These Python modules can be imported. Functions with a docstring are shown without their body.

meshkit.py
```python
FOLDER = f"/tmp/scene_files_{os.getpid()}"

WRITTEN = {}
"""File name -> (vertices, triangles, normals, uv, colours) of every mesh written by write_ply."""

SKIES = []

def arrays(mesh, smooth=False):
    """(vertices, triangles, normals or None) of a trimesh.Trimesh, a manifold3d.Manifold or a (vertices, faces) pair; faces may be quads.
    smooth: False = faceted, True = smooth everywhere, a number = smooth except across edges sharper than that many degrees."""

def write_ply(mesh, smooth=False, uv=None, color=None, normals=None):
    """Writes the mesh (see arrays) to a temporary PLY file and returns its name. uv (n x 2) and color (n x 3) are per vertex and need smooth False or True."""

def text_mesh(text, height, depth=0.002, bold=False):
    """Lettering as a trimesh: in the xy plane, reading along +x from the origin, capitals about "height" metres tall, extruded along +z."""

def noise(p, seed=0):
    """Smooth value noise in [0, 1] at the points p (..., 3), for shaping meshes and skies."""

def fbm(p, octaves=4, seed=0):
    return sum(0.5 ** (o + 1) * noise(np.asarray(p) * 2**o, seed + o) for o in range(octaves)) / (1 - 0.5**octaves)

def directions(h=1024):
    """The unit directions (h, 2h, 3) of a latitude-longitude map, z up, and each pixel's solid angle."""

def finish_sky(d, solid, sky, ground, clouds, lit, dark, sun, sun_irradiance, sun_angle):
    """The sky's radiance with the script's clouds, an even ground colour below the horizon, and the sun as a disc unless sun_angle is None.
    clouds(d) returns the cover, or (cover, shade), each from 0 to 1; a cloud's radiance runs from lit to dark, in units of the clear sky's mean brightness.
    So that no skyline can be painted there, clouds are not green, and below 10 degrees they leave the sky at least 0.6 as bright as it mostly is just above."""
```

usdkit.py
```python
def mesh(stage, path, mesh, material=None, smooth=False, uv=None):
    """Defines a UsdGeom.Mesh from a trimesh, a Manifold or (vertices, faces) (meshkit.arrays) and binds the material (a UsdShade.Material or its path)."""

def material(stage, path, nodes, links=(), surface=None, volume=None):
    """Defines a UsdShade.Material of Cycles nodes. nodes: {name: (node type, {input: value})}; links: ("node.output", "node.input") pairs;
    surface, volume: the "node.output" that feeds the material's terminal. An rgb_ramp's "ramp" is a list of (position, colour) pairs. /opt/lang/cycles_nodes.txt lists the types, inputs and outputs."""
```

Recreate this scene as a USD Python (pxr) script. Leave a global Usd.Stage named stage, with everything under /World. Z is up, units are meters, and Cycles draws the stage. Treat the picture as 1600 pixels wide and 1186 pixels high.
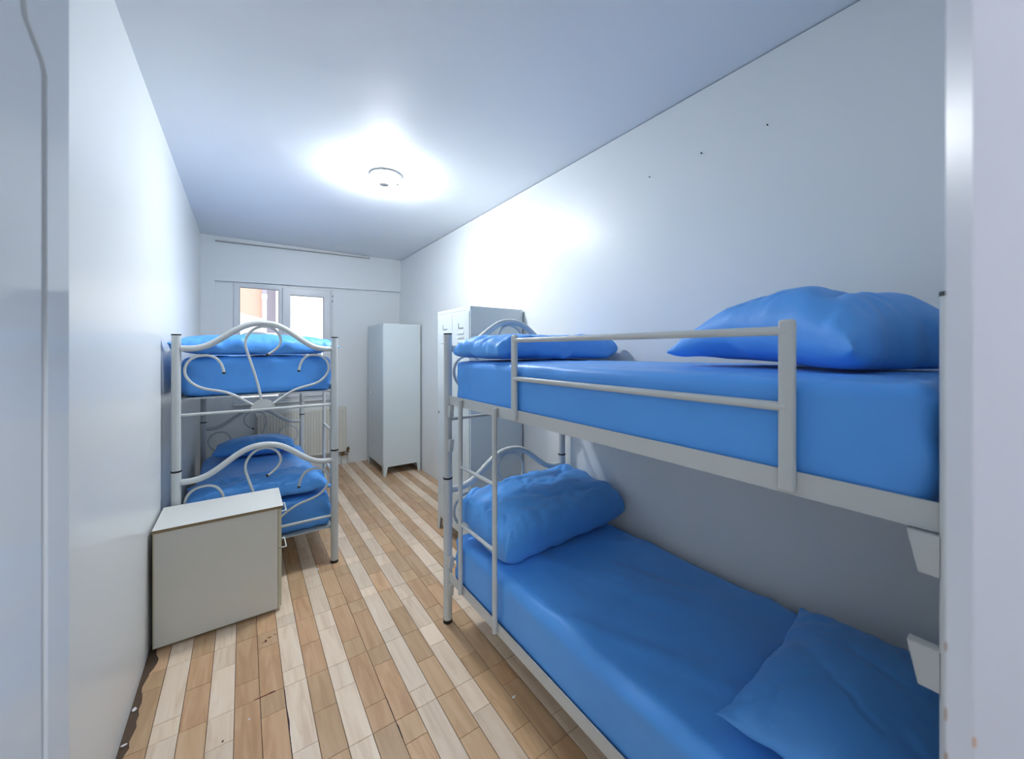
import math, random
import numpy as np
import trimesh
import manifold3d as m3
from shapely.geometry import Polygon
import usdkit, meshkit
from pxr import Usd, UsdGeom, UsdLux, UsdShade, Gf, Sdf, Vt

stage = Usd.Stage.CreateInMemory()
UsdGeom.SetStageUpAxis(stage, UsdGeom.Tokens.z)
UsdGeom.SetStageMetersPerUnit(stage, 1.0)
UsdGeom.Xform.Define(stage, '/World')
UsdGeom.Scope.Define(stage, '/World/Looks')
rng = random.Random(7)

# ------------------------------------------------------------------ camera, sky, exposure
F_PX, YAW, HORIZON, EYE = 597.57, 0.612, 547.27, 1.6
cam = UsdGeom.Camera.Define(stage, '/World/camera')
cam.CreateHorizontalApertureAttr(36.0)
cam.CreateVerticalApertureAttr(36.0 * 1186 / 1600)
cam.CreateFocalLengthAttr(36.0 * F_PX / 1600)
cam.CreateVerticalApertureOffsetAttr(-(593 - HORIZON) / 1600 * 36.0)
cam.CreateClippingRangeAttr(Gf.Vec2f(0.02, 100))
cam.CreateFStopAttr(3.2)
cam.CreateFocusDistanceAttr(2.3)
cam.CreateExposureAttr(0.98)
cam.AddTranslateOp().Set(Gf.Vec3d(0, 0, EYE))
cam.AddRotateZOp().Set(-math.degrees(YAW))
cam.AddRotateXOp().Set(90.0)

sky = UsdLux.DomeLight.Define(stage, '/World/sky')
sky.CreateColorAttr(Gf.Vec3f(0.90, 0.95, 1.0))
sky.CreateIntensityAttr(0.42)

LAMP_STRENGTH = 430.0           # the room's circular ceiling tube
HALL_FILL_STRENGTH = 95.0           # added unseen hallway lamp that fills the near end with light
LAMP_COLOR = (0.93, 0.97, 1.0)

# ------------------------------------------------------------------ materials
def mat(name, nodes, links, surface):
    return usdkit.material(stage, '/World/Looks/' + name, nodes, links, surface)

def plain(name, color, rough=0.5, metallic=0.0, spec=0.5, bump=None, coat=0.0, **kw):
    p = {'base_color': color, 'roughness': rough, 'metallic': metallic, 'specular_ior_level': spec}
    if coat:
        p['coat_weight'] = coat; p['coat_roughness'] = 0.1
    p.update(kw)
    nodes = {'p': ('principled_bsdf', p)}; links = []
    if bump:
        scale, dist = bump
        nodes |= {'g': ('geometry', {}), 'n': ('noise_texture', {'scale': scale, 'detail': 3}), 'b': ('bump', {'strength': 0.6, 'distance': dist})}
        links += [('g.position', 'n.vector'), ('n.fac', 'b.height'), ('b.normal', 'p.normal')]
    return mat(name, nodes, links, 'p.BSDF')

def emit(name, color, strength):
    return mat(name, {'e': ('emission', {'color': color, 'strength': strength})}, [], 'e.emission')

M = {}
M['wall'] = plain('wall_paint', (0.865, 0.895, 0.90), 0.38, spec=0.33, bump=(9, 0.0008))
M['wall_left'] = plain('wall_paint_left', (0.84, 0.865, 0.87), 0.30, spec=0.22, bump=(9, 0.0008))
M['ceiling'] = plain('ceiling_paint', (0.855, 0.895, 0.94), 0.55, spec=0.3, bump=(2.2, 0.012))
M['frame_grey'] = plain('bed_steel', (0.58, 0.61, 0.615), 0.33, spec=0.5)
M['black'] = plain('black_rubber', (0.012, 0.012, 0.013), 0.5)
M['locker'] = plain('locker_enamel', (0.66, 0.73, 0.75), 0.3, spec=0.5)
M['locker_dark'] = plain('locker_slot', (0.22, 0.24, 0.25), 0.5)
M['pvc'] = plain('window_plastic', (0.78, 0.80, 0.82), 0.3)
M['seal'] = plain('window_gasket', (0.10, 0.10, 0.11), 0.6)
M['radiator'] = plain('radiator_enamel', (0.78, 0.77, 0.70), 0.35)
M['brass'] = plain('aged_brass', (0.25, 0.18, 0.10), 0.4, metallic=0.9)
M['chrome'] = plain('chrome', (0.80, 0.80, 0.80), 0.12, metallic=1.0)
M['handle'] = plain('handle_plastic', (0.72, 0.74, 0.75), 0.35)
M['melamine'] = plain('white_melamine', (0.73, 0.735, 0.675), 0.38)
M['melamine_top'] = plain('white_melamine_top', (0.76, 0.77, 0.74), 0.35)
M['edge'] = plain('brown_edge_band', (0.27, 0.205, 0.115), 0.5)
M['edge_light'] = plain('cream_edge_band', (0.62, 0.61, 0.45), 0.5)
M['door'] = plain('door_enamel', (0.70, 0.745, 0.80), 0.07, spec=0.6, bump=(5, 0.0012))
M['bulb'] = emit('bulb_glow', LAMP_COLOR, LAMP_STRENGTH)
M['hall_fill_glow'] = emit('hall_fill_glow', (0.95, 0.97, 1.0), HALL_FILL_STRENGTH)
M['lamp_white'] = plain('lamp_plate', (0.80, 0.80, 0.80), 0.4)
M['lamp_ring'] = plain('lamp_ring_metal', (0.55, 0.55, 0.55), 0.35, metallic=0.5)
M['grout'] = plain('grout', (0.10, 0.062, 0.038), 0.8)
M['dirt'] = plain('wall_foot_dirt', (0.055, 0.032, 0.026), 0.7)
M['rust'] = plain('rust_stain', (0.16, 0.045, 0.022), 0.7)
M['paint_drop'] = plain('paint_drop', (0.75, 0.75, 0.75), 0.5)
M['nail'] = plain('nail_iron', (0.05, 0.05, 0.055), 0.5)
M['rail'] = plain('curtain_rail_plastic', (0.66, 0.67, 0.66), 0.4)
M['rail_dark'] = plain('curtain_rail_groove', (0.16, 0.16, 0.15), 0.6)
M['peach'] = plain('peach_render', (0.70, 0.45, 0.35), 0.8)
M['white_render'] = plain('white_render', (0.86, 0.85, 0.85), 0.8)
M['lilac_shade'] = plain('lilac_shade', (0.42, 0.38, 0.45), 0.8)  # shadow of the wall reveal put into the colour
M['pipe'] = plain('drainpipe_plastic', (0.52, 0.50, 0.53), 0.5)
M['street'] = plain('street_ground', (0.5, 0.5, 0.5), 0.9)

M['pane'] = mat('window_glass', {'t': ('transparent_bsdf', {'color': (0.97, 0.98, 0.98)}), 'g': ('glossy_bsdf', {'color': (1, 1, 1), 'roughness': 0.02}),
                'f': ('fresnel', {'IOR': 1.45}), 'm': ('mix_closure', {})},
                [('f.fac', 'm.fac'), ('t.BSDF', 'm.closure1'), ('g.BSDF', 'm.closure2')], 'm.closure')

M['bare_wood'] = plain('bare_wood_chip', (0.42, 0.27, 0.19), 0.7)
M['jamb_shaded'] = plain('jamb_paint_shaded', (0.46, 0.475, 0.55), 0.4)  # jamb paint darkened towards lilac, its shade sits in the colour
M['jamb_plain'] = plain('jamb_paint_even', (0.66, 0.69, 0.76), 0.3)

def fabric(name, base, rough, bump_scale=140):
    return mat(name, {
        'g': ('texture_coordinate', {}), 'n': ('noise_texture', {'scale': 3.0, 'detail': 3}),
        'r': ('rgb_ramp', {'ramp': [(0.3, tuple(c * 0.94 for c in base)), (0.7, tuple(min(1, c * 1.06) for c in base))]}),
        'w': ('noise_texture', {'scale': bump_scale, 'detail': 1}), 'b': ('bump', {'strength': 0.12, 'distance': 0.002}),
        'p': ('principled_bsdf', {'roughness': rough, 'specular_ior_level': 0.5, 'sheen_weight': 0.12, 'sheen_roughness': 0.4, 'sheen_tint': (0.6, 0.75, 1.0)})},
        [('g.object', 'n.vector'), ('g.object', 'w.vector'), ('n.fac', 'r.fac'), ('r.color', 'p.base_color'), ('w.fac', 'b.height'), ('b.normal', 'p.normal')], 'p.BSDF')
M['blue'] = fabric('blue_satin', (0.095, 0.385, 0.98), 0.42)
M['blue_pillow'] = fabric('blue_pillow_cotton', (0.105, 0.40, 0.98), 0.5)

def wood(name, ramp, seed):
    return mat(name, {
        'g': ('geometry', {}), 'o': ('object_info', {}), 'cx': ('combine_xyz', {}), 'mu': ('math', {'math_type': 'multiply', 'value2': 37.0}),
        'ad': ('vector_math', {'math_type': 'add'}), 'mp': ('mapping', {'scale': (26, 2.6, 1), 'location': (seed, seed * 2.3, 0)}),
        'n': ('noise_texture', {'scale': 1.0, 'detail': 4, 'distortion': 0.9}),
        'r': ('rgb_ramp', {'ramp': ramp}),
        'h': ('map_range', {'from_min': 0, 'from_max': 1, 'to_min': 0.88, 'to_max': 1.10}),
        'v': ('hsv', {}),
        'p': ('principled_bsdf', {'roughness': 0.3, 'specular_ior_level': 0.45})},
        [('o.random', 'mu.value1'), ('mu.value', 'cx.z'), ('mu.value', 'cx.x'), ('cx.vector', 'ad.vector2'), ('g.position', 'mp.vector'), ('mp.vector', 'ad.vector1'),
         ('ad.vector', 'n.vector'), ('n.fac', 'r.fac'), ('r.color', 'v.color'), ('o.random', 'h.value'), ('h.result', 'v.value'),
         ('v.color', 'p.base_color')], 'p.BSDF')
M['tan'] = wood('tan_wood_print', [(0.25, (0.46, 0.29, 0.16)), (0.5, (0.56, 0.37, 0.215)), (0.75, (0.63, 0.43, 0.27))], 3.1)
M['tan2'] = wood('warm_tan_wood_print', [(0.25, (0.47, 0.275, 0.15)), (0.5, (0.58, 0.36, 0.205)), (0.75, (0.66, 0.44, 0.27))], 8.7)
M['pale'] = wood('pale_wood_print', [(0.25, (0.66, 0.50, 0.36)), (0.5, (0.80, 0.64, 0.49)), (0.75, (0.85, 0.71, 0.57))], 5.9)

# ------------------------------------------------------------------ helpers
used = {}
def path_for(name, parent):
    base = (str(parent.GetPath()) if parent is not None else '/World') + '/'
    n = used.get(base + name, 0); used[base + name] = n + 1
    return base + (name if n == 0 else f'{name}_{n:03d}')

def cd(prim, **kw):
    for k, v in kw.items():
        if v is not None:
            prim.SetCustomDataByKey(k, v)
    return prim

def obj(name, mesh, material, parent=None, smooth=35, label=None, cat=None, group=None, kind=None):
    if isinstance(mesh, list):
        mesh = trimesh.util.concatenate(mesh)
    p = usdkit.mesh(stage, path_for(name, parent), mesh, M[material], smooth=smooth).GetPrim()
    return cd(p, label=label, category=cat, group=group, kind=kind)

def thing(name, label, cat, loc=(0, 0, 0), rotz=0.0, group=None, kind=None):
    x = UsdGeom.Xform.Define(stage, path_for(name, None))
    x.AddTranslateOp().Set(Gf.Vec3d(*map(float, loc)))
    x.AddRotateZOp().Set(float(rotz))
    return cd(x.GetPrim(), label=label, category=cat, group=group, kind=kind)

def box(x0, x1, y0, y1, z0, z1):
    b = trimesh.creation.box([x1 - x0, y1 - y0, z1 - z0]); b.apply_translation([(x0 + x1) / 2, (y0 + y1) / 2, (z0 + z1) / 2]); return b

def rbox(x0, x1, y0, y1, z0, z1, r=0.004, seg=8):
    """box with rounded edges: hull of eight little spheres"""
    s = m3.Manifold.sphere(r, seg)
    hull = m3.Manifold.batch_hull([s.translate((x, y, z)) for x in (x0 + r, x1 - r) for y in (y0 + r, y1 - r) for z in (z0 + r, z1 - r)])
    v, f, _ = meshkit.arrays(hull); return trimesh.Trimesh(v, f)

def cyl(p, q, r, n=20, r2=None):
    return tube([p, q], [r, r if r2 is None else r2], n)

def tube(pts, r, n=14, caps=True):
    P = np.asarray(pts, float); k = len(P)
    R = np.full(k, r) if np.ndim(r) == 0 else np.asarray(r, float)
    T = np.gradient(P, axis=0) if k > 2 else np.repeat([P[1] - P[0]], 2, 0)
    T /= np.linalg.norm(T, axis=1, keepdims=True)
    a = np.array([0, 0, 1.0]) if abs(T[0][2]) < 0.9 else np.array([1.0, 0, 0])
    N = np.cross(T[0], a); N /= np.linalg.norm(N)
    ang = np.linspace(0, 2 * np.pi, n, endpoint=False)
    V = []
    for i in range(k):
        N = N - T[i] * np.dot(N, T[i]); N /= np.linalg.norm(N); B = np.cross(T[i], N)
        V.append(P[i] + R[i] * (np.cos(ang)[:, None] * N + np.sin(ang)[:, None] * B))
    V = np.vstack(V); Fc = []
    for i in range(k - 1):
        for j in range(n):
            a0, b0 = i * n + j, i * n + (j + 1) % n
            Fc += [[a0, b0, b0 + n], [a0, b0 + n, a0 + n]]
    if caps:
        c0, c1 = len(V), len(V) + 1
        V = np.vstack([V, P[0], P[-1]])
        for j in range(n):
            Fc += [[c0, (j + 1) % n, j], [c1, (k - 1) * n + j, (k - 1) * n + (j + 1) % n]]
    m = trimesh.Trimesh(V, np.array(Fc), process=False)
    if m.volume < 0: m.invert()
    return m

def spline(pts, n=60):
    from scipy.interpolate import CubicSpline
    P = np.asarray(pts, float); d = np.r_[0, np.cumsum(np.linalg.norm(np.diff(P, axis=0), axis=1) ** 0.6)]
    return CubicSpline(d, P)(np.linspace(0, d[-1], n))

def prism(poly, axis, a, b):
    """extrude polygon (u,v) between a and b along axis: 'y' -> (x=u,z=v), 'x' -> (y=u,z=v), 'z' -> (x=u,y=v)"""
    m = trimesh.creation.extrude_polygon(Polygon(poly), b - a, engine='earcut')
    v = m.vertices.copy(); t = v[:, 2] + a
    m.vertices = np.c_[v[:, 0], t, v[:, 1]] if axis == 'y' else np.c_[t, v[:, 0], v[:, 1]] if axis == 'x' else np.c_[v[:, 0], v[:, 1], t]
    m.fix_normals()
    return m

def grid_faces(nu, nv, off=0, flip=False):
    i, j = np.meshgrid(np.arange(nu - 1), np.arange(nv - 1), indexing='ij'); a = (i * nv + j).ravel() + off
    f = np.vstack([np.c_[a, a + nv, a + nv + 1], np.c_[a, a + nv + 1, a + 1]])
    return f[:, ::-1] if flip else f

def soft_box(w, d, h, r, step=0.03):
    """closed box mesh with dense faces and rounded edges, centred, merged (w,d,h full sizes)"""
    half = np.array([w, d, h]) / 2; V, Fc, off = [], [], 0
    def line(L):
        inner = np.linspace(-(L - r), L - r, max(2, int(2 * (L - r) / step)))
        a = np.linspace(0, 1, 5)[1:]
        return np.r_[-(L - r) - r * a[::-1], inner, (L - r) + r * a]
    for ax in range(3):
        u, v = [k for k in range(3) if k != ax]
        A, B = line(half[u]), line(half[v]); gu, gv = np.meshgrid(A, B, indexing='ij')
        for sgn in (-1, 1):
            P = np.zeros((gu.size, 3)); P[:, u], P[:, v], P[:, ax] = gu.ravel(), gv.ravel(), sgn * half[ax]
            V.append(P); Fc.append(grid_faces(len(A), len(B), off)); off += len(P)
    P = np.vstack(V); q = np.clip(P, -(half - r), half - r); dd = P - q
    P = q + dd / np.maximum(np.linalg.norm(dd, axis=1, keepdims=True), 1e-9) * r
    m = trimesh.Trimesh(P, np.vstack(Fc), process=True); m.merge_vertices(digits_vertex=5)
    nn = (m.face_normals * (m.triangles_center - 0)).sum(1) < 0
    f = m.faces.copy(); f[nn] = f[nn][:, ::-1]
    return trimesh.Trimesh(m.vertices, f, process=False)

def smooth01(x): x = np.clip(x, 0, 1); return x * x * (3 - 2 * x)

# ------------------------------------------------------------------ room shell
XL, XR, YF, YB, H = -0.411, 1.954, 0.05, 5.736, 2.96
YN = YB + 0.05                                          # face of the shallow niche in the back wall
floor = cd(UsdGeom.Xform.Define(stage, path_for('floor', None)).GetPrim(), kind='structure', label='floor of pale and tan wood-print strips laid along the room', category='floor')
obj('ceiling', box(XL - .1, XR + .1, -.1, 6.0, H, H + .1), 'ceiling', kind='structure', smooth=False, label='bluish white plastered ceiling of the room', cat='ceiling')
obj('wall_left', box(XL - .1, XL, -.1, 6.0, -.02, H), 'wall_left', kind='structure', smooth=False, label='long glossy white wall on the left behind the bunk and nightstand', cat='wall')
obj('wall_right', [box(XR, XR + .1, -.1, 6.0, -.02, H - .006), box(XR + .012, XR + .1, -.1, 6.0, H - .006, H)], 'wall', kind='structure', smooth=False,
    label='long glossy white wall on the right behind the near bunk bed', cat='wall')
WX0, WX1, WZ0, WZ1 = -0.10, 1.022, 0.945, 2.44           # window opening
lint = lambda x: 2.431 + (x + .282) * (2.487 - 2.431) / 2.245
wb = [prism([(XL, lint(XL)), (XR, lint(XR)), (XR, H), (XL, H)], 'y', YB, 6.0), box(XL, -.282, YB, 6.0, -.02, lint(-.3)),
      box(-.282, WX0, YN, 6.0, -.02, 2.46), box(WX1, XR, YN, 6.0, -.02, 2.5), box(WX0, WX1, YN, 6.0, -.02, WZ0), box(WX0, WX1, YN, 6.0, WZ1, 2.47)]
obj('wall_back', wb, 'wall', kind='structure', smooth=False, label='far end wall with a shallow niche around the window', cat='wall')
JX = 0.45
obj('wall_front', [box(XL, -.398, -.1, YF, -.02, H), box(.475, XR, -.1, YF, -.02, H), box(-.398, .475, -.1, YF, 2.16, H)], 'wall', kind='structure', smooth=False,
    label='entrance wall around the doorway the picture is taken from', cat='wall')

# hallway behind the doorway (closes the space the camera stands in)
hy0 = -1.9
obj('wall_hall', [box(-.9, -.8, hy0, -.1, 0, 2.6), box(1.2, 1.3, hy0, -.1, 0, 2.6), box(-.9, 1.3, hy0 - .1, hy0, 0, 2.6), box(-.9, XL - .1, -.1, 0, 0, 2.6), ], 'wall',
    kind='structure', smooth=False, label='hallway walls outside the doorway', cat='wall')
obj('ceiling_hall', box(-.9, 1.3, hy0 - .1, -.1, 2.6, 2.7), 'ceiling', kind='structure', smooth=False, label='hallway ceiling outside the doorway', cat='ceiling')
obj('floor_hall', box(-.9, 1.3, hy0 - .1, -.1, -.05, 0), 'tan', kind='structure', smooth=False, label='hallway floor outside the doorway', cat='floor')
hl = thing('hall_ceiling_lamp', 'added unseen fill lamp in the hallway behind the camera', 'lamp', (.05, -.75, 2.6))  # unseen lamp, added to brighten the near end of the room
obj('base', cyl((0, 0, -.025), (0, 0, 0), .13, 32), 'lamp_white', hl)
obj('diffuser', trimesh.creation.icosphere(3, .11).apply_transform(np.diag([1, 1, .45, 1])).apply_translation((0, 0, -.03)), 'hall_fill_glow', hl, smooth=True)

# door frame, right jamb: a rounded room-side edge and the plain jamb behind it
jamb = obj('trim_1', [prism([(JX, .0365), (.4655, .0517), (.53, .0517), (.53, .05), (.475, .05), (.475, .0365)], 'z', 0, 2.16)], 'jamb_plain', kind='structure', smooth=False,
    label='white painted door jamb with chipped paint at the right edge', cat='door frame')
for i, zc in enumerate([1.36, 1.305, 1.27, 1.19, 1.135, 1.05, .985, .955, .93]):   # paint chipped off the two edges of the jamb
    hh = rng.uniform(.002, .006); q = rng.uniform(.0008, .0022)
    obj('paint_chip', prism([(.4659 - q, .0521 - q - .0003), (.4665, .0521), (.4663, .0525), (.4655 - q, .0521 - q)], 'z', zc - hh, zc + hh), 'bare_wood', jamb, smooth=False)
for i, zc in enumerate([1.305, 1.24, 1.17, 1.09, 1.03, .97]):
    hh = rng.uniform(.002, .005); q = rng.uniform(.001, .003)
    obj('paint_chip', prism([(JX - .0003, .0365 - q), (JX + .002, .0365 - q), (JX + .002, .037), (JX - .0003, .0366)], 'z', zc - hh, zc + hh), 'bare_wood', jamb, smooth=False)
obj('trim_3', box(JX, .475, -.1, .0365, 0, 2.16), 'jamb_shaded', kind='structure', smooth=False, label='lining of the door frame at the right edge, coloured lilac grey for shade', cat='door frame')  # darker colour stands in for the shade on this face
obj('trim_2', [box(-.398, -.376, -.1, .052, 0, 2.16), box(-.376, JX, -.1, .052, 2.125, 2.16)], 'jamb_plain', kind='structure', smooth=False,
    label='left jamb and head of the door frame', cat='door frame')

# open door leaf on the left with a raised moulding that has a swept top corner
hinge, tip_ = np.array([-.370, .057]), np.array([-.1866, .741])
L_ = np.linalg.norm(tip_ - hinge); ang = math.degrees(math.atan2(*(tip_ - hinge)[::-1]))
door = thing('door_1', 'open white gloss door leaf with swept moulding at the left', 'door', (*hinge, 0), ang, kind='structure')
# local x runs along the leaf, its room face is local -y
def groove_path():
    e, e0 = L_ - .040, .040
    return [(e, .14), (e, 1.932), (e - .004, 1.945), (e - .028, 1.980), (e - .032, 2.01), (e - .05, 2.045), (e - .10, 2.068), (L_ / 2, 2.07),
            (e0 + .10, 2.068), (e0 + .05, 2.045), (e0 + .032, 2.01), (e0 + .028, 1.980), (e0 + .004, 1.945), (e0, 1.932), (e0, .14)]
obj('leaf', box(0, L_, .0075, .04, .012, 2.115), 'door', door, smooth=False)
gp = Polygon(groove_path())
def face(poly, y0, y1):
    return prism(np.array(poly.exterior.coords)[:-1], 'y', y0, y1) if not poly.interiors else prism_poly(poly, y0, y1)
def prism_poly(poly, y0, y1):
    m = trimesh.creation.extrude_polygon(poly, y1 - y0, engine='earcut'); v = m.vertices
    m.vertices = np.c_[v[:, 0], v[:, 2] + y0, v[:, 1]]; m.fix_normals(); return m
obj('stile_frame', face(Polygon([(0, .012), (L_, .012), (L_, 2.115), (0, 2.115)], [list(gp.buffer(.005).exterior.coords)]), 0, .0077), 'door', door, smooth=False)
obj('inner_panel', face(gp.buffer(-.005), -.0005, .0077), 'door', door, smooth=False)
obj('handle', [cyl((L_ - .03, -.045, .96), (L_ - .03, 0, .96), .009), cyl((L_ - .03, -.045, .96), (L_ - .15, -.045, .96), .009), rbox(L_ - .048, L_ - .012, -.006, .001, .86, 1.03, .002)], 'chrome', door)
for zz in (.25, 1.05, 1.85):
    obj('hinge', cyl((-.004, .004, zz), (-.004, .004, zz + .09), .007, 12), 'chrome', door)

# ------------------------------------------------------------------ floor strips
S, R0, X0 = 0.095, 2.107 - 0.4675 * 5, 0.062
off = {0: .345, 1: .1, 2: .24, 3: .305, 4: .135}
obj('grout', box(XL, XR, -.1, 5.9, -.05, -.0035), 'grout', floor, smooth=False)
gx, gy = .0011, .0008
def proj_area(x0, x1, y0, y1):
    c, s = math.cos(YAW), math.sin(YAW); P = []
    for X, Y in ((x0, y0), (x1, y0), (x1, y1), (x0, y1)):
        d = X * s + Y * c
        if d < .15: return 0
        P.append((F_PX * (X * c - Y * s) / d + 800, HORIZON + F_PX * EYE / d))
    x, y = np.array(P).T
    if x.max() < 0 or x.min() > 1600 or y.min() > 1186: return 0
    return abs(np.dot(x, np.roll(y, 1)) - np.dot(y, np.roll(x, 1))) / 2
pieces = []
for k in range(-5, 21):
    x0, x1 = X0 + k * S, X0 + (k + 1) * S
    t = k % 5; x1 = min(x1, XR)
    for row in range(-1, 13):
        ya = R0 + row * .4675
        for a, b in ((ya, ya + off[t]), (ya + off[t], ya + .4675)):
            a, b = max(a, -.1), min(b, 5.784)
            if b - a < .01 or x1 - x0 < .01: continue
            mx, my = (x0 + x1) / 2, (a + b) / 2
            hidden = (mx > 1.1 and my < 2.0) or (mx > 1.44 and 2.62 < my < 3.2) or (mx < .1 and 2.8 < my < 3.05) or my < .9 or (mx < .35 and 3.5 < my) or (mx < -.36 and my > 2.8)
            pieces.append((0 if hidden else proj_area(x0, x1, a, b), k, t, x0, x1, a, b))
pieces.sort(key=lambda p: -p[0])
def piece(k, x0, x1, a, b):
    z = rng.uniform(-.0004, .0003)
    if k == -5:                                          # against the left wall the strip's edge is broken away
        n = max(3, int((b - a) / .03)); ys = np.linspace(a + gy, b - gy, n)
        xs = [XL + .024 + .012 * math.sin(9 * y) + .034 * math.exp(-((y - 2.66) / .09) ** 2) + rng.uniform(-.005, .006) for y in ys]
        return prism([(x1 - gx, a + gy), (x1 - gx, b - gy)] + list(zip(xs[::-1], ys[::-1])), 'z', -.006, z)
    e = .0012; xa, xb, ya, yb = x0 + gx, x1 - gx, a + gy, b - gy
    v = np.array([(xa, ya, -.006), (xb, ya, -.006), (xb, yb, -.006), (xa, yb, -.006), (xa, ya, z - e), (xb, ya, z - e), (xb, yb, z - e), (xa, yb, z - e),
                  (xa + e, ya + e, z), (xb - e, ya + e, z), (xb - e, yb - e, z), (xa + e, yb - e, z)])
    f = [[8, 9, 10], [8, 10, 11]]
    for i in range(4):
        j = (i + 1) % 4
        f += [[i, j, 4 + j], [i, 4 + j, 4 + i], [4 + i, 4 + j, 8 + j], [4 + i, 8 + j, 8 + i]]
    return trimesh.Trimesh(v, f, process=False)
rest = {'tan': [], 'pale': [], 'tan2': []}
for i, (ar, k, t, x0, x1, a, b) in enumerate(pieces):
    m = 'pale' if t in (1, 3) else ('tan2' if rng.random() < .35 else 'tan')
    if i < 298 and ar > 0:
        obj('plank', piece(k, x0, x1, a, b), m, floor, smooth=False)
    else:
        rest['pale' if m == 'pale' else 'tan'].append(piece(k, x0, x1, a, b))
for m, nm in (('tan', 'hidden_tan_planks'), ('pale', 'hidden_pale_planks')):
    obj(nm, rest[m], m, floor, smooth=False, kind='stuff')
# dark rot where the broken edge meets the wall, chips of white paint, rusty stains and the opened joint
def blob(cx, cy, rx, ry, seed, n=14, z=.0006):
    r = random.Random(seed); pts = []
    for i in range(n):
        a = 2 * math.pi * i / n; q = r.uniform(.8, 1.12); pts.append((cx + rx * q * math.cos(a), cy + ry * q * math.sin(a)))
    return prism(pts, 'z', -.001, z)
for i, (x, y, rx, ry) in enumerate([(.107, 2.109, .016, .005), (.07, 2.108, .03, .003), (.10, 2.50, .006, .012), (.118, 2.52, .012, .004), (.145, 2.53, .006, .004), (.09, 2.495, .012, .002)]):
    obj('stain', blob(x, y, rx, ry, i), 'rust', floor, smooth=False)
obj('open_joint', prism([(.1555, 2.107), (.1595, 2.09), (.159, 1.98), (.1625, 1.90), (.159, 1.84), (.1585, 1.70), (.1562, 1.70), (.1558, 1.95)], 'z', -.001, .0007), 'dirt', floor, smooth=False)
obj('open_joint', prism([(.5345, 1.70), (.5355, 1.80), (.5385, 1.76), (.5385, 1.70), (.5375, 1.63), (.541, 1.61), (.539, 1.55), (.5362, 1.55), (.5355, 1.64)], 'z', -.001, .0006), 'dirt', floor, smooth=False)
for x, y, rx, ry in [(-.398, 2.36, .008, .014), (-.397, 2.17, .012, .006), (.89, 2.20, .004, .003), (1.02, 1.44, .012, .006), (.02, 2.01, .005, .004), (-.07, 1.96, .004, .005), (.44, 3.10, .012, .010), (1.93, 4.72, .008, .006)]:
    obj('paint_chip', blob(x, y, rx, ry, int(1000 * abs(x + y)), 8, .0015), 'paint_drop' if (x, y) != (-.07, 1.96) else 'dirt', floor, smooth=False)

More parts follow.
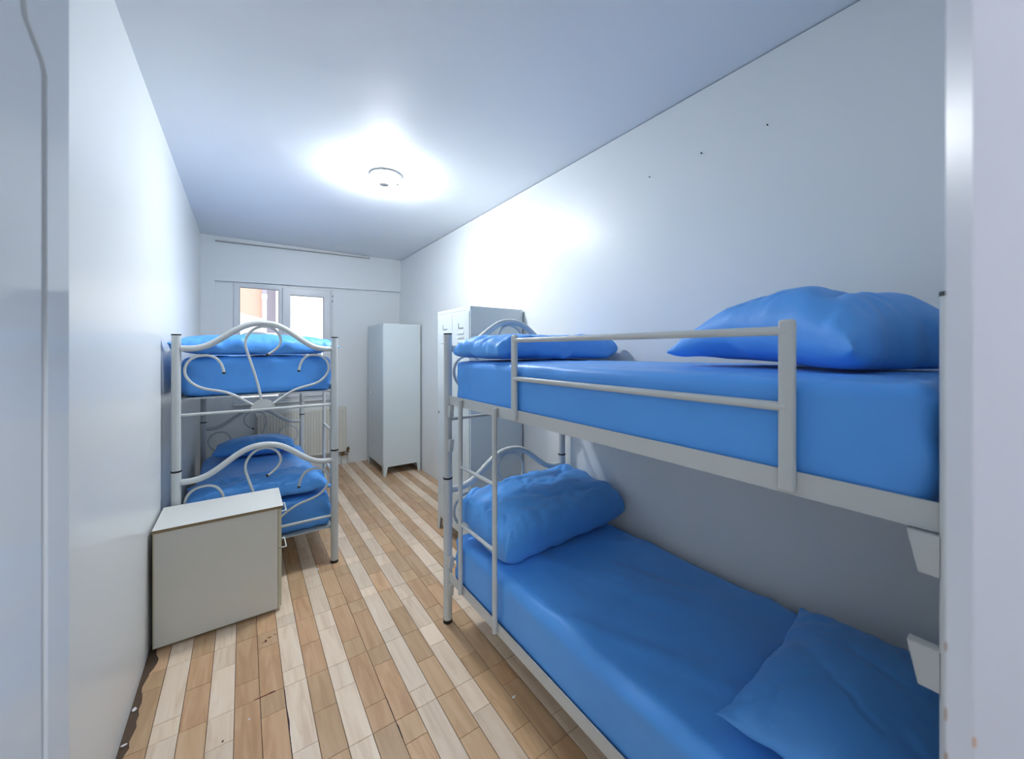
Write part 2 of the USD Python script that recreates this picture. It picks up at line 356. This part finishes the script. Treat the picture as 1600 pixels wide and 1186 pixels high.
# ------------------------------------------------------------------ window and what lies outside
win = thing('window_1', 'white plastic window with a fixed pane and an opening sash', 'window', (0, 0, 0), kind='structure')
def ring(x0, x1, z0, z1, t, y0, y1, rr=.004):
    return [rbox(x0, x0 + t, y0, y1, z0, z1, rr), rbox(x1 - t, x1, y0, y1, z0, z1, rr), rbox(x0 + t * .5, x1 - t * .5, y0 + .0005, y1 - .0005, z1 - t, z1, rr), rbox(x0 + t * .5, x1 - t * .5, y0 + .0005, y1 - .0005, z0, z0 + t, rr)]
MX = .405
obj('frame', ring(WX0, WX1, WZ0, WZ1, .062, YN - .012, YN + .06) + [rbox(MX - .03, MX + .012, YN - .011, YN + .058, WZ0 + .03, WZ1 - .03, .003)], 'pvc', win)
obj('gasket', ring(WX0 + .059, MX - .027, WZ0 + .059, WZ1 - .059, .006, YN + .005, YN + .03, .002), 'seal', win)
obj('pane', box(WX0 + .06, MX - .028, YN + .022, YN + .028, WZ0 + .06, WZ1 - .06), 'pane', win, smooth=False)
sash = obj('sash', ring(MX + .008, .985, WZ0 + .035, WZ1 - .028, .088, YN - .035, YN + .045, .006), 'pvc', win)
obj('sash_gasket', ring(MX + .093, .90, WZ0 + .12, WZ1 - .113, .005, YN - .005, YN + .03, .002), 'seal', sash)
obj('sash_pane', box(MX + .094, .899, YN + .012, YN + .018, WZ0 + .121, WZ1 - .114), 'pane', sash, smooth=False)
obj('frame_gap', box(.9855, .9905, YN - .0125, YN - .011, WZ0 + .04, WZ1 - .03), 'seal', win, smooth=False)
for z0 in (2.27, 1.02):
    obj('hinge', [cyl((.994, YN - .03, z0), (.994, YN - .03, z0 + .1), .009, 12), box(.985, 1.012, YN - .022, YN - .011, z0, z0 + .1)], 'pvc', win)
for z0 in (2.345, 2.275):
    obj('hinge_screw', cyl((1.004, YN - .035, z0), (1.004, YN - .0215, z0), .009, 10), 'seal', win)
obj('latch', rbox(.86, .95, YN - .0385, YN - .034, 2.352, 2.378, .002), 'pvc', win)
obj('sash_handle', [rbox(MX + .03, MX + .055, YN - .046, YN - .034, 1.62, 1.76, .004), cyl((MX + .043, YN - .075, 1.70), (MX + .043, YN - .04, 1.70), .008, 12), rbox(MX + .034, MX + .052, YN - .085, YN - .07, 1.57, 1.71, .005)], 'pvc', win)
obj('sill', rbox(WX0 - .005, WX1 + .01, YN - .045, YN + .02, WZ0 - .03, WZ0 - .001, .008), 'pvc', win)

nb = thing('neighbour_building', 'peach and white rendered house wall outside the window', 'building', (0, 9.0, 0))
obj('wall', prism([(-6, 2.21 + .02), (-.046, 2.325), (.30, 2.235), (.30, 6), (-6, 6)], 'y', 0, .3), 'peach', nb, smooth=False)
obj('wall', prism([(-6, -3), (.34, -3), (.34, 2.226), (.30, 2.235), (-.046, 2.325), (-6, 2.23)], 'y', .03, .3), 'white_render', nb, smooth=False)
obj('wall', box(.34, .53, .12, .3, 1.95, 6), 'lilac_shade', nb, smooth=False)  # recessed strip, its shadow painted as a lilac tone
obj('wall', box(.34, .53, .05, .3, -3, 1.95), 'white_render', nb, smooth=False)
obj('wall', box(.53, 7, 0, .3, -3, 4.2), 'white_render', nb, smooth=False)
dp = thing('drainpipe', 'white drainpipe on the house wall outside the window', 'pipe', (.335, 8.92, -3))
obj('pipe', cyl((0, 0, 0), (0, 0, 5.64), .042, 20), 'pipe', dp)
obj('collar', cyl((0, 0, 5.60), (0, 0, 5.70), .052, 20), 'pipe', dp)
obj('hopper', [cyl((0, 0, 5.7), (0, 0, 6.2), .042, 20)], 'lilac_shade', dp)
obj('bracket', box(-.02, .02, 0, .085, 4.0, 4.03), 'pipe', dp)
obj('yard_ground', box(-8, 8, 6.0, 14, -3.1, -3.0), 'street', smooth=False, kind='structure', label='ground outside between the buildings', cat='ground')

# curtain rail under the ceiling at the back wall
cr_ = thing('curtain_rail', 'thin white curtain rail under the ceiling above the window', 'curtain rail', (0, 0, 0))
ra, rb = (-.276, 5.712, 2.905), (1.498, 5.712, 2.940)
def bar(a, b, w, h, dy=0, dz=0):
    return prism([(a[0], a[2] - h + dz), (b[0], b[2] - h + dz), (b[0], b[2] + dz), (a[0], a[2] + dz)], 'y', a[1] - w + dy, a[1] + dy)
obj('track', bar(ra, rb, .02, .012), 'rail', cr_, smooth=False)
obj('groove', bar((ra[0] + .004, ra[1], ra[2]), (rb[0] - .004, rb[1], rb[2]), .012, .004, -.003, -.012), 'rail_dark', cr_, smooth=False)
for x in (-.2, .6, 1.4):
    obj('bracket', box(x, x + .02, 5.708, YB + .001, 2.905 + (x + .276) * .0197 - .01, 2.905 + (x + .276) * .0197 + .012), 'rail', cr_, smooth=False)

# radiator under the window
rad = thing('radiator', 'cream ribbed panel radiator under the window', 'radiator', (.125, 5.70, 0))
RW, RZ0, RZ1 = 1.045, .19, .812
n_r = 31; pr = [(0, .062)]
for i in range(n_r):
    a = .012 + i * (RW - .024) / n_r; w = (RW - .024) / n_r
    pr += [(a, .006), (a + .22 * w, 0.0), (a + .72 * w, 0.0), (a + .92 * w, .006)]
pr += [(RW - .01, .006), (RW, .012), (RW, .062)]
obj('panel', prism([(x, y) for x, y in pr], 'z', RZ0 + .03, RZ1 - .035), 'radiator', rad, smooth=20)
obj('header', rbox(0, RW, .001, .064, RZ1 - .04, RZ1, .006), 'radiator', rad)
obj('header', rbox(0, RW, .001, .064, RZ0, RZ0 + .035, .006), 'radiator', rad)
obj('side_cover', rbox(RW - .002, RW + .006, .0, .066, RZ0 + .01, RZ1 - .002, .002), 'radiator', rad)
obj('vent_plug', cyl((.84, -.006, RZ1 - .025), (.84, .004, RZ1 - .025), .008, 12), 'black', rad)
obj('valve', [cyl((RW, .035, RZ0 + .02), (RW + .035, .035, RZ0 + .02), .011, 14), cyl((RW + .035, .035, RZ0 - .03), (RW + .035, .035, RZ0 + .05), .013, 14), cyl((RW + .035, .0, RZ0 + .03), (RW + .035, .035, RZ0 + .03), .016, 14),
              rbox(RW - .06, RW - .015, .015, .05, RZ0 - .06, RZ0 - .002, .006), cyl((RW - .04, .03, RZ0 - .05), (RW + .03, .03, RZ0 - .05), .009)], 'brass', rad)
obj('supply_pipe', [cyl((RW + .035, .035, 0), (RW + .035, .035, RZ0 - .03), .009, 12), cyl((RW - .045, .03, 0), (RW - .045, .03, RZ0 - .05), .009, 12)], 'radiator', rad)

# ------------------------------------------------------------------ ceiling lamp
lamp = thing('ceiling_lamp', 'round ceiling light fitting with a bare glowing ring tube', 'lamp', (.905, 2.99, H))
obj('back_plate', cyl((0, 0, -.012), (0, 0, 0), .105, 40), 'lamp_white', lamp)
obj('rim', tube([(.112 * math.cos(a), .112 * math.sin(a), -.014) for a in np.linspace(0, 2 * math.pi, 49)], .008, 10, caps=False), 'lamp_ring', lamp, smooth=60)
obj('ballast_box', [cyl((-.015, 0, -.078), (-.015, 0, -.01), .042, 28), cyl((-.015, 0, -.082), (-.015, 0, -.078), .036, 28, .040)], 'lamp_ring', lamp)
tq = [(.083 * math.cos(a), .083 * math.sin(a), -.062) for a in np.linspace(-.25, 2 * math.pi - .75, 60)]
obj('tube', tube(tq, .0105, 12), 'bulb', lamp, smooth=True)
obj('tube_socket', tube([(.083 * math.cos(a), .083 * math.sin(a), -.062) for a in np.linspace(-.77, -.23, 8)], .013, 12), 'lamp_ring', lamp, smooth=40)
for a in (.6, 2.4, 4.2):
    obj('tube_clip', tube([(.083 * math.cos(a), .083 * math.sin(a), -.01), (.083 * math.cos(a), .083 * math.sin(a), -.052)], .003, 8), 'lamp_ring', lamp)

# ------------------------------------------------------------------ bunk beds
BW, BL, BH = .905, 1.971, 1.70
hx, hy = BW / 2, BL / 2
def end_panel(parent, y, dz, flip):
    """curved end rail with three scrolls springing from a half-round plate on the crossbar; flip turns it half round"""
    s = -1 if flip else 1
    w = lambda P: [(s * a, y, b + dz) for a, b in P]
    k = [(-hx + .02, 1.612), (-.37, 1.612), (-.30, 1.632), (-.20, 1.70), (-.09, 1.770), (0, 1.786), (.09, 1.770), (.20, 1.70), (.30, 1.632), (.37, 1.612), (hx - .02, 1.612)]
    part = obj('end_panel', tube(w(spline(k, 70)), .0195, 16), 'frame_grey', parent, smooth=60)
    obj('crossbar', cyl((-hx + .01, y, 1.193 + dz), (hx - .01, y, 1.193 + dz), .010, 14), 'frame_grey', part)
    pts = [(.072 * math.cos(a), 1.196 + .068 * math.sin(a)) for a in np.linspace(0, math.pi, 17)]
    obj('medallion', prism([(a, b + dz) for a, b in pts], 'y', y - .006, y + .006), 'frame_grey', part)
    side = [(.055, 1.228), (.115, 1.27), (.21, 1.325), (.335, 1.362), (.398, 1.42), (.412, 1.478), (.385, 1.54), (.325, 1.566), (.262, 1.552), (.226, 1.50), (.216, 1.453)]
    mid = [(.012, 1.26), (.045, 1.427), (.087, 1.577), (.100, 1.658), (.066, 1.731), (0, 1.763), (-.07, 1.740), (-.104, 1.668), (-.075, 1.608), (-.026, 1.57)]
    for P in (side, [(-a, b) for a, b in side], mid):
        q = np.array(w(spline(P, 64)))
        obj('scroll', tube(q, .0085, 10), 'frame_grey', part, smooth=60)
        dv = (q[-1] - q[-2]) / np.linalg.norm(q[-1] - q[-2])
        obj('scroll_tip', cyl(q[-1] - dv * .004, q[-1] + dv * .008, .0098, 10), 'black', part)

def hook(x, y, sx, sy, z0, h=.075):
    """trapezoid steel hook plate on a post: its wide edge on top"""
    a, b = (y + sy * .022, y + sy * .062)
    pts = [(a, z0), (b, z0), (b - sy * .014, z0 - h), (a, z0 - h)]
    return prism(pts, 'x', x - .012, x + .012)

def make_bed(label, loc, rot):
    t = thing('bunk_bed', label, 'bunk bed', loc, rot, 'grey steel bunk beds')
    for sx in (-1, 1):
        for sy in (-1, 1):
            x, y = sx * hx, sy * hy
            p = obj('post', [cyl((x, y, .018), (x, y, .848), .0255, 24), cyl((x, y, .848), (x, y, BH - .008), .024, 24)], 'frame_grey', t)
            obj('foot', cyl((x, y, 0), (x, y, .02), .0265, 24), 'black', p)
            obj('cap', cyl((x, y, BH - .008), (x, y, BH), .0245, 24), 'black', p)
            obj('joint_ring', cyl((x, y, .843), (x, y, .853), .0268, 24), 'black', p)
            for z0 in (1.28, 1.082, .405, .245):
                obj('hook', hook(x, y, sx, -sy, z0, .07), 'frame_grey', p, smooth=False)
    for sy in (-1, 1):
        end_panel(t, sy * hy, 0, sy < 0); end_panel(t, sy * hy, -.836, sy < 0)
    for z0, z1 in ((1.283, 1.335), (.25, .305)):
        for sx in (-1, 1):
            a = sx * hx
            prof = [box(min(a - sx * .004, a), max(a - sx * .004, a), -hy + .018, hy - .018, z0, z1), box(min(a - sx * .035, a - sx * .004), max(a - sx * .035, a - sx * .004), -hy + .018, hy - .018, z0 + .001, z0 + .004)]
            obj('side_rail', prof, 'frame_grey', t, smooth=False)
        b = obj('mattress_base', box(-hx + .006, hx - .006, -hy + .03, hy - .03, z0 + .004, z0 + .012), 'frame_grey', t, smooth=False)
    fx = -hx - .004
    for y in (.30, -.737):
        obj('guard_post', rbox(fx - .011, fx + .008, y - .0165, y + .0165, 1.288, 1.668, .007), 'frame_grey', t)
    for z in (1.643, 1.475):
        obj('guard_bar', cyl((fx - .002, .30, z), (fx - .002, -.737, z), .0105, 14), 'frame_grey', t)
    for y in (.802, .452):
        obj('ladder_stile', cyl((fx - .008, y, .262), (fx - .008, y, 1.325), .0125, 16), 'frame_grey', t)
    for z in (.962, .648):
        obj('ladder_rung', cyl((fx - .008, .452, z), (fx - .008, .802, z), .0095, 14), 'frame_grey', t)
    return t
RB, LB = np.array([.986 + hx, 2.064 - hy]), np.array([.563 - hx, 3.139 + hy])
bed = make_bed('grey steel bunk bed in the right foreground along the right wall', (*RB, 0), 0)
b2 = UsdGeom.Xform.Define(stage, path_for('bunk_bed', None))
b2.GetPrim().GetReferences().AddInternalReference(bed.GetPath())
b2.GetPrim().SetInstanceable(True)
b2.AddTranslateOp().Set(Gf.Vec3d(*map(float, LB), 0.0)) if not b2.GetTranslateOp() else b2.GetTranslateOp().Set(Gf.Vec3d(*map(float, LB), 0.0))
b2.GetRotateZOp().Set(180.0)
cd(b2.GetPrim(), label='grey steel bunk bed along the left wall behind the white nightstand', category='bunk bed', group='grey steel bunk beds')

# ------------------------------------------------------------------ mattresses and pillows
def mattress(label, c, z0, h, seed, wr=.006, w=.882, L=1.875, corner=0.0, r=.05, folds=0.0):
    m = soft_box(w, L, h, r, .022)
    V = np.array(m.vertices); N = np.array(m.vertex_normals)
    top = smooth01((V[:, 2]) / (h * .5))
    q = np.c_[V[:, 0] * 5 + .8 * V[:, 1], V[:, 1] * 1.1 - .3 * V[:, 0], V[:, 2] * 2]
    d = wr * (meshkit.fbm(q * 2.2, 3, seed) - .5) + wr * 1.3 * (np.abs(meshkit.noise(q * 1.6 + 9, seed + 5) - .5) < .035) * 0
    ridge = np.maximum(0, .12 - np.abs(meshkit.fbm(np.c_[V[:, 0] * 4.2 + V[:, 1] * 1.7, V[:, 1] * .9, V[:, 2] * 1.2], 3, seed + 11) - .5)) / .12
    d = d + wr * .9 * ridge ** 2 * top
    if folds:                                             # loose satin hangs in upright folds on the sides
        side_ = 1 - smooth01((np.abs(V[:, 2]) - h * .25) / (h * .25))
        d = d + folds * side_ * (meshkit.fbm(np.c_[V[:, 0] * 15 + V[:, 2] * 4, V[:, 1] * 15 - V[:, 2] * 3, V[:, 2] * 3], 2, seed + 21) - .55)
    if corner:                                            # gathered cloth at the corners of the fitted sheet
        ce = np.exp(-((np.abs(V[:, 0]) - w / 2) ** 2 + (np.abs(V[:, 1]) - L / 2) ** 2) / (.14 ** 2))
        d = d + corner * ce * (meshkit.noise(np.c_[V[:, 0] * 16 + V[:, 2] * 14, V[:, 1] * 16 - V[:, 2] * 9, V[:, 2] * 3], seed + 3) - .5)
    V = V + N * d[:, None]
    V[:, 2] += .006 * np.cos(V[:, 0] / w * math.pi) * top
    V[:, 2] = np.maximum(V[:, 2], -h / 2)
    V[:, 1] = np.clip(V[:, 1], -.945, .945); V[:, 0] = np.clip(V[:, 0], -.446, .446)
    lim = w / 2 + .001
    V[:, 0] = np.where(V[:, 2] < -h / 2 + .03, np.clip(V[:, 0], -lim, lim), V[:, 0])
    V += [c[0], c[1], z0 + h / 2]
    return obj('mattress', trimesh.Trimesh(V, m.faces, process=False), 'blue', smooth=True, label=label, cat='mattress', group='blue mattresses')

ZU, ZLo = 1.2955, .2625
mattress('blue sheeted mattress on the upper bunk of the right bed', RB - [0, .019], ZU, .240, 1, .005, corner=.03, r=.035)
mattress('blue sheeted mattress on the lower bunk of the right bed', RB, ZLo, .262, 2, .013, corner=.03)
mattress('blue satin mattress on the upper bunk of the left bed', LB, ZU, .255, 3, .012, corner=.03, folds=.015, L=1.855)
mattress('blue satin mattress on the lower bunk of the left bed', LB, ZLo, .242, 4, .012, corner=.03, folds=.013, L=1.855)

def pillow(label, c, z, w, d, t, rot, seed, wr=.010, tilt=(0, 0), pin=.06, p=2.6, ruffle=.012, sag=None, nu=84, nv=60, lim=None, bend=0.0, taper=0.0, ex=.5, dent=None):
    """stuffed pillow: two puffed faces meeting in a seam; w along local x, d along local y; lies on z"""
    u = np.sin(np.linspace(-1, 1, nu) * math.pi / 2); v = np.sin(np.linspace(-1, 1, nv) * math.pi / 2)
    U, Vv = np.meshgrid(u, v, indexing='ij')
    prof = (np.clip(1 - np.abs(U) ** p, 0, 1) * np.clip(1 - np.abs(Vv) ** p, 0, 1)) ** ex
    X = w / 2 * U * (1 - pin * (1 - Vv ** 2)); Y = d / 2 * Vv * (1 - pin * 1.3 * (1 - U ** 2))
    prof = prof * (1 + taper * U)
    edge = np.maximum(np.abs(U), np.abs(Vv)) ** 5
    pts = np.stack([X, Y, 0 * X], -1)
    # creases: long soft folds on the faces, short gathers that run in from the seam
    f1 = meshkit.fbm(np.stack([X * 4 + Y * 3, Y * 9 - X * 2, 0 * X + seed], -1), 4, seed)
    rid = np.clip(.10 - np.abs(meshkit.fbm(np.stack([X * 5 - Y * 4, Y * 6 + X * 2, 0 * X + 3.3], -1), 3, seed + 2) - .5), 0, 1) / .10
    gath = np.where(np.abs(U) > np.abs(Vv), meshkit.noise(np.stack([Y * 42, X * 5, 0 * X], -1), seed + 4), meshkit.noise(np.stack([X * 42, Y * 5, 0 * X], -1), seed + 6)) - .5
    top = t * .62 * prof + wr * 2 * (f1 - .5) * prof ** .5 - wr * .9 * rid ** 2 * prof ** .5 + ruffle * gath * edge * prof ** .4
    bot = -t * .38 * prof + wr * .5 * (f1 - .5) * prof ** .5
    if dent: top = top - dent[2] * np.exp(-((U - dent[0] + .25 * Vv) / dent[1]) ** 2) * prof
    sh = ruffle * 1.5 * (meshkit.noise(np.stack([X * 14, Y * 14, 0 * X], -1), seed + 8) - .5) * edge
    top, bot = top + sh, np.minimum(bot + sh, top + sh)
    Xs = X + ruffle * .8 * (meshkit.noise(np.stack([Y * 20, 0 * X, 0 * X], -1), seed + 9) - .5) * edge
    Vt_ = np.stack([Xs, Y, top], -1).reshape(-1, 3); Vb_ = np.stack([Xs, Y, bot], -1).reshape(-1, 3)
    V = np.vstack([Vt_, Vb_])
    if bend: V[:, 2] += bend * (V[:, 0] / (w / 2)) ** 2
    F_ = np.vstack([grid_faces(nu, nv), grid_faces(nu, nv, nu * nv, True)])
    m = trimesh.Trimesh(V, F_, process=False)
    rx, ry = np.radians(tilt)
    Rm = trimesh.transformations.euler_matrix(rx, ry, math.radians(rot), 'sxyz'); m.apply_transform(Rm)
    V = np.array(m.vertices); V[:, 0] += c[0]; V[:, 1] += c[1]
    zr = V[:, 2] - np.percentile(V[:, 2], 4)
    zr = np.where(zr < .012, .012 * np.exp((zr - .012) / .012), zr)     # settles flat on what carries it
    V[:, 2] = z + zr - .004
    if lim:
        V[:, 0] = np.where(V[:, 0] > lim[1] - .02, lim[1] - .02 * np.exp(-(V[:, 0] - lim[1] + .02) / .02), V[:, 0])
        V[:, 0] = np.where(V[:, 0] < lim[0] + .02, lim[0] + .02 * np.exp((V[:, 0] - lim[0] - .02) / .02), V[:, 0])
    m = trimesh.Trimesh(V, F_, process=True); m.merge_vertices(digits_vertex=5)
    return obj('pillow', trimesh.Trimesh(m.vertices, m.faces, process=False), 'blue_pillow', smooth=True, label=label, cat='pillow', group='blue pillows')

TU, TL = ZU + .252, ZLo + .275
pillow('flat blue pillow at the ladder end of the right bed, on the upper bunk', (1.452, 1.79), TU, .93, .45, .145, 3, 11, taper=.14, wr=.010, lim=(.962, 1.945), ruffle=.03, p=6, pin=.02, ex=.3)
pillow('plump blue pillow on the upper bunk of the right bed, next to the door frame', (1.50, .485), TU + .002, .63, .54, .23, 72, 12, dent=(-.50, .14, .018), wr=.014, pin=.07, p=3.0, taper=-.3, bend=-.05, ex=.42, ruffle=.02, lim=(.9, 1.945))
pillow('thick creased blue pillow on the lower bunk of the right bed, behind the ladder', (1.455, 1.75), TL + .008, .91, .47, .25, 2, 13, wr=.016, tilt=(10, 0), p=6.0, pin=.015, ex=.3, lim=(1.0, 1.945), ruffle=.03)
pillow('flat blue pillow on the lower bunk of the right bed, at the bottom right corner', (1.44, .33), TL + .009, .72, .46, .14, 3, 14, wr=.007, pin=.09, ruffle=.02)
pillow('wide blue pillow on the upper bunk of the left bed', (.105, 3.385), TU + .021, 1.0, .43, .15, 0, 15, wr=.014, lim=(-.405, .63), ruffle=.035, p=3.5)
pillow('rolled blue pillow at the far end of the left bed, on the lower bunk', (.11, 4.80), ZLo + .260, .70, .34, .20, -3, 16, wr=.008, ruffle=.03)
pillow('blue satin pillow on the lower bunk of the left bed, just behind the nightstand', (.105, 3.42), ZLo + .261, .90, .46, .15, 0, 17, wr=.02, lim=(-.36, .60), ruffle=.03, p=3.5)

# ------------------------------------------------------------------ lockers
def locker(label, x0, x1, y0, y1, h, doors, knob):
    """tall steel locker; doors on its -x side, splayed sheet-metal feet"""
    t = thing('locker', label, 'locker', (x0, y0, 0), 0, 'tall steel lockers')
    W, D = y1 - y0, x1 - x0; zb = .112
    obj('body', rbox(.0, D, 0, W, zb, h, .004), 'locker', t)
    obj('top_lip', rbox(-.002, D, -.0005, W + .0005, h - .03, h + .0005, .003), 'locker', t)
    for lx, sx in ((0, 1), (D, -1)):
        for ly, sy in ((0, 1), (W, -1)):
            pl = [prism([(lx, zb + .002), (lx + sx * .056, zb + .002), (lx + sx * .036, 0), (lx, 0)], 'y', min(ly, ly + sy * .003), max(ly, ly + sy * .003)),
                  prism([(ly, zb + .002), (ly + sy * .056, zb + .002), (ly + sy * .036, 0), (ly, 0)], 'x', min(lx, lx + sx * .003), max(lx, lx + sx * .003))]
            obj('leg', pl, 'locker', t, smooth=False)
    dw = (W - .02) / doors
    for i in range(doors):
        a, b = .01 + i * dw + .003, .01 + (i + 1) * dw - .003
        d = obj('door', rbox(-.006, .001, a, b, zb + .035, h - .035, .0025), 'locker', t)
        mid = (a + b) / 2
        for zz in (h - .21, h - .245, h - .28, .42, .385, .35):
            obj('vent', [prism([(mid - .055, zz), (mid + .055, zz), (mid + .055, zz + .010), (mid - .055, zz + .010)], 'x', -.011, -.004), box(-.0075, -.0055, mid - .055, mid + .055, zz - .005, zz)], 'locker' if not knob else 'locker', d, smooth=False)
            obj('vent_slot', box(-.0065, -.0055, mid - .053, mid + .053, zz - .0045, zz - .0005), 'locker_dark', d, smooth=False)
        if not knob:
            obj('card_holder', [box(-.009, -.005, mid - .05, mid + .03, h - .165, h - .16), box(-.009, -.005, mid + .03, mid + .034, h - .165, h - .125)], 'locker_dark', d, smooth=False)
        kz = 1.033 if knob else 1.05
        ky = y_k - y0 if knob else b - .03
        if knob:
            obj('lock_knob', [cyl((-.03, ky, kz), (-.004, ky, kz), .011, 16), cyl((-.04, ky, kz), (-.028, ky, kz), .020, 18)], 'chrome', d)
        else:
            obj('lock', cyl((-.010, ky, kz), (-.004, ky, kz), .012, 16), 'chrome', d)
    return t
y_k = 5.32
locker('tall pale grey metal locker standing in the far right corner', 1.445, 1.935, 4.882, 5.60, 1.94, 1, True)
locker('tall white two-door metal locker with vents behind the right bunk bed', 1.437, 1.938, 2.605, 3.215, 1.943, 2, False)

# ------------------------------------------------------------------ nightstand
ns = thing('nightstand', 'low white nightstand with brown edged top at the foot of the left bed', 'nightstand', (-.392, 2.74, 0))
NW, ND, NH = .585, .36, .628
obj('side_panel', box(0, NW - .022, 0, .016, .02, NH), 'melamine', ns, smooth=False)
obj('side_panel', box(0, NW - .022, ND - .016, ND, .02, NH), 'melamine', ns, smooth=False)
obj('edge_band', box(-.001, .006, -.001, .017, .02, NH), 'edge_light', ns, smooth=False)
obj('edge_band', box(NW - .023, NW - .021, -.001, .017, .02, NH), 'edge_light', ns, smooth=False)
obj('back_panel', box(.006, .012, .016, ND - .016, .02, NH), 'melamine', ns, smooth=False)
obj('bottom_panel', box(.012, NW - .022, .016, ND - .016, .03, .046), 'melamine', ns, smooth=False)
obj('plinth', box(.02, NW - .04, .02, ND - .02, 0, .03), 'edge', ns, smooth=False)
top = obj('top', box(-.004, NW + .006, -.008, ND + .006, NH + .003, NH + .019), 'melamine_top', ns, smooth=False)
obj('top_edge', [box(-.0045, NW + .0065, -.0095, -.008, NH + .003, NH + .0185), box(NW + .006, NW + .0075, -.0095, ND + .006, NH + .003, NH + .0185)], 'edge', top, smooth=False)
for nm, z0, z1, hz in (('drawer_front', .389, NH - .002, .598), ('door', .03, .383, .372)):
    d = obj(nm, rbox(NW - .020, NW - .001, .003, ND - .003, z0, z1, .0015), 'edge_light', ns)
    ya, yb = .035, .175
    pts = [(NW - .002, ya, hz), (NW + .026, ya, hz), (NW + .026, yb, hz), (NW - .002, yb, hz)]
    obj('handle', [cyl(pts[i], pts[i + 1], .004, 10) for i in range(3)] + [trimesh.creation.icosphere(2, .004).apply_translation(p) for p in pts[1:3]], 'handle', d)

# nails left in the right wall
for lab, y, z in (('small dark nail in the right wall, middle one of three', 1.061, 2.624), ('small dark nail in the right wall, nearest to the door', .755, 2.623), ('small dark nail in the right wall, farthest from the door', 1.371, 2.615)):
    n = thing('nail', lab, 'nail', (XR, y, z), 0, 'nails in the right wall')
    obj('shank', cyl((-.008, 0, 0), (.01, 0, 0), .0016, 8), 'nail', n)
    obj('head', cyl((-.011, 0, 0), (-.008, 0, 0), .0034, 10), 'nail', n)
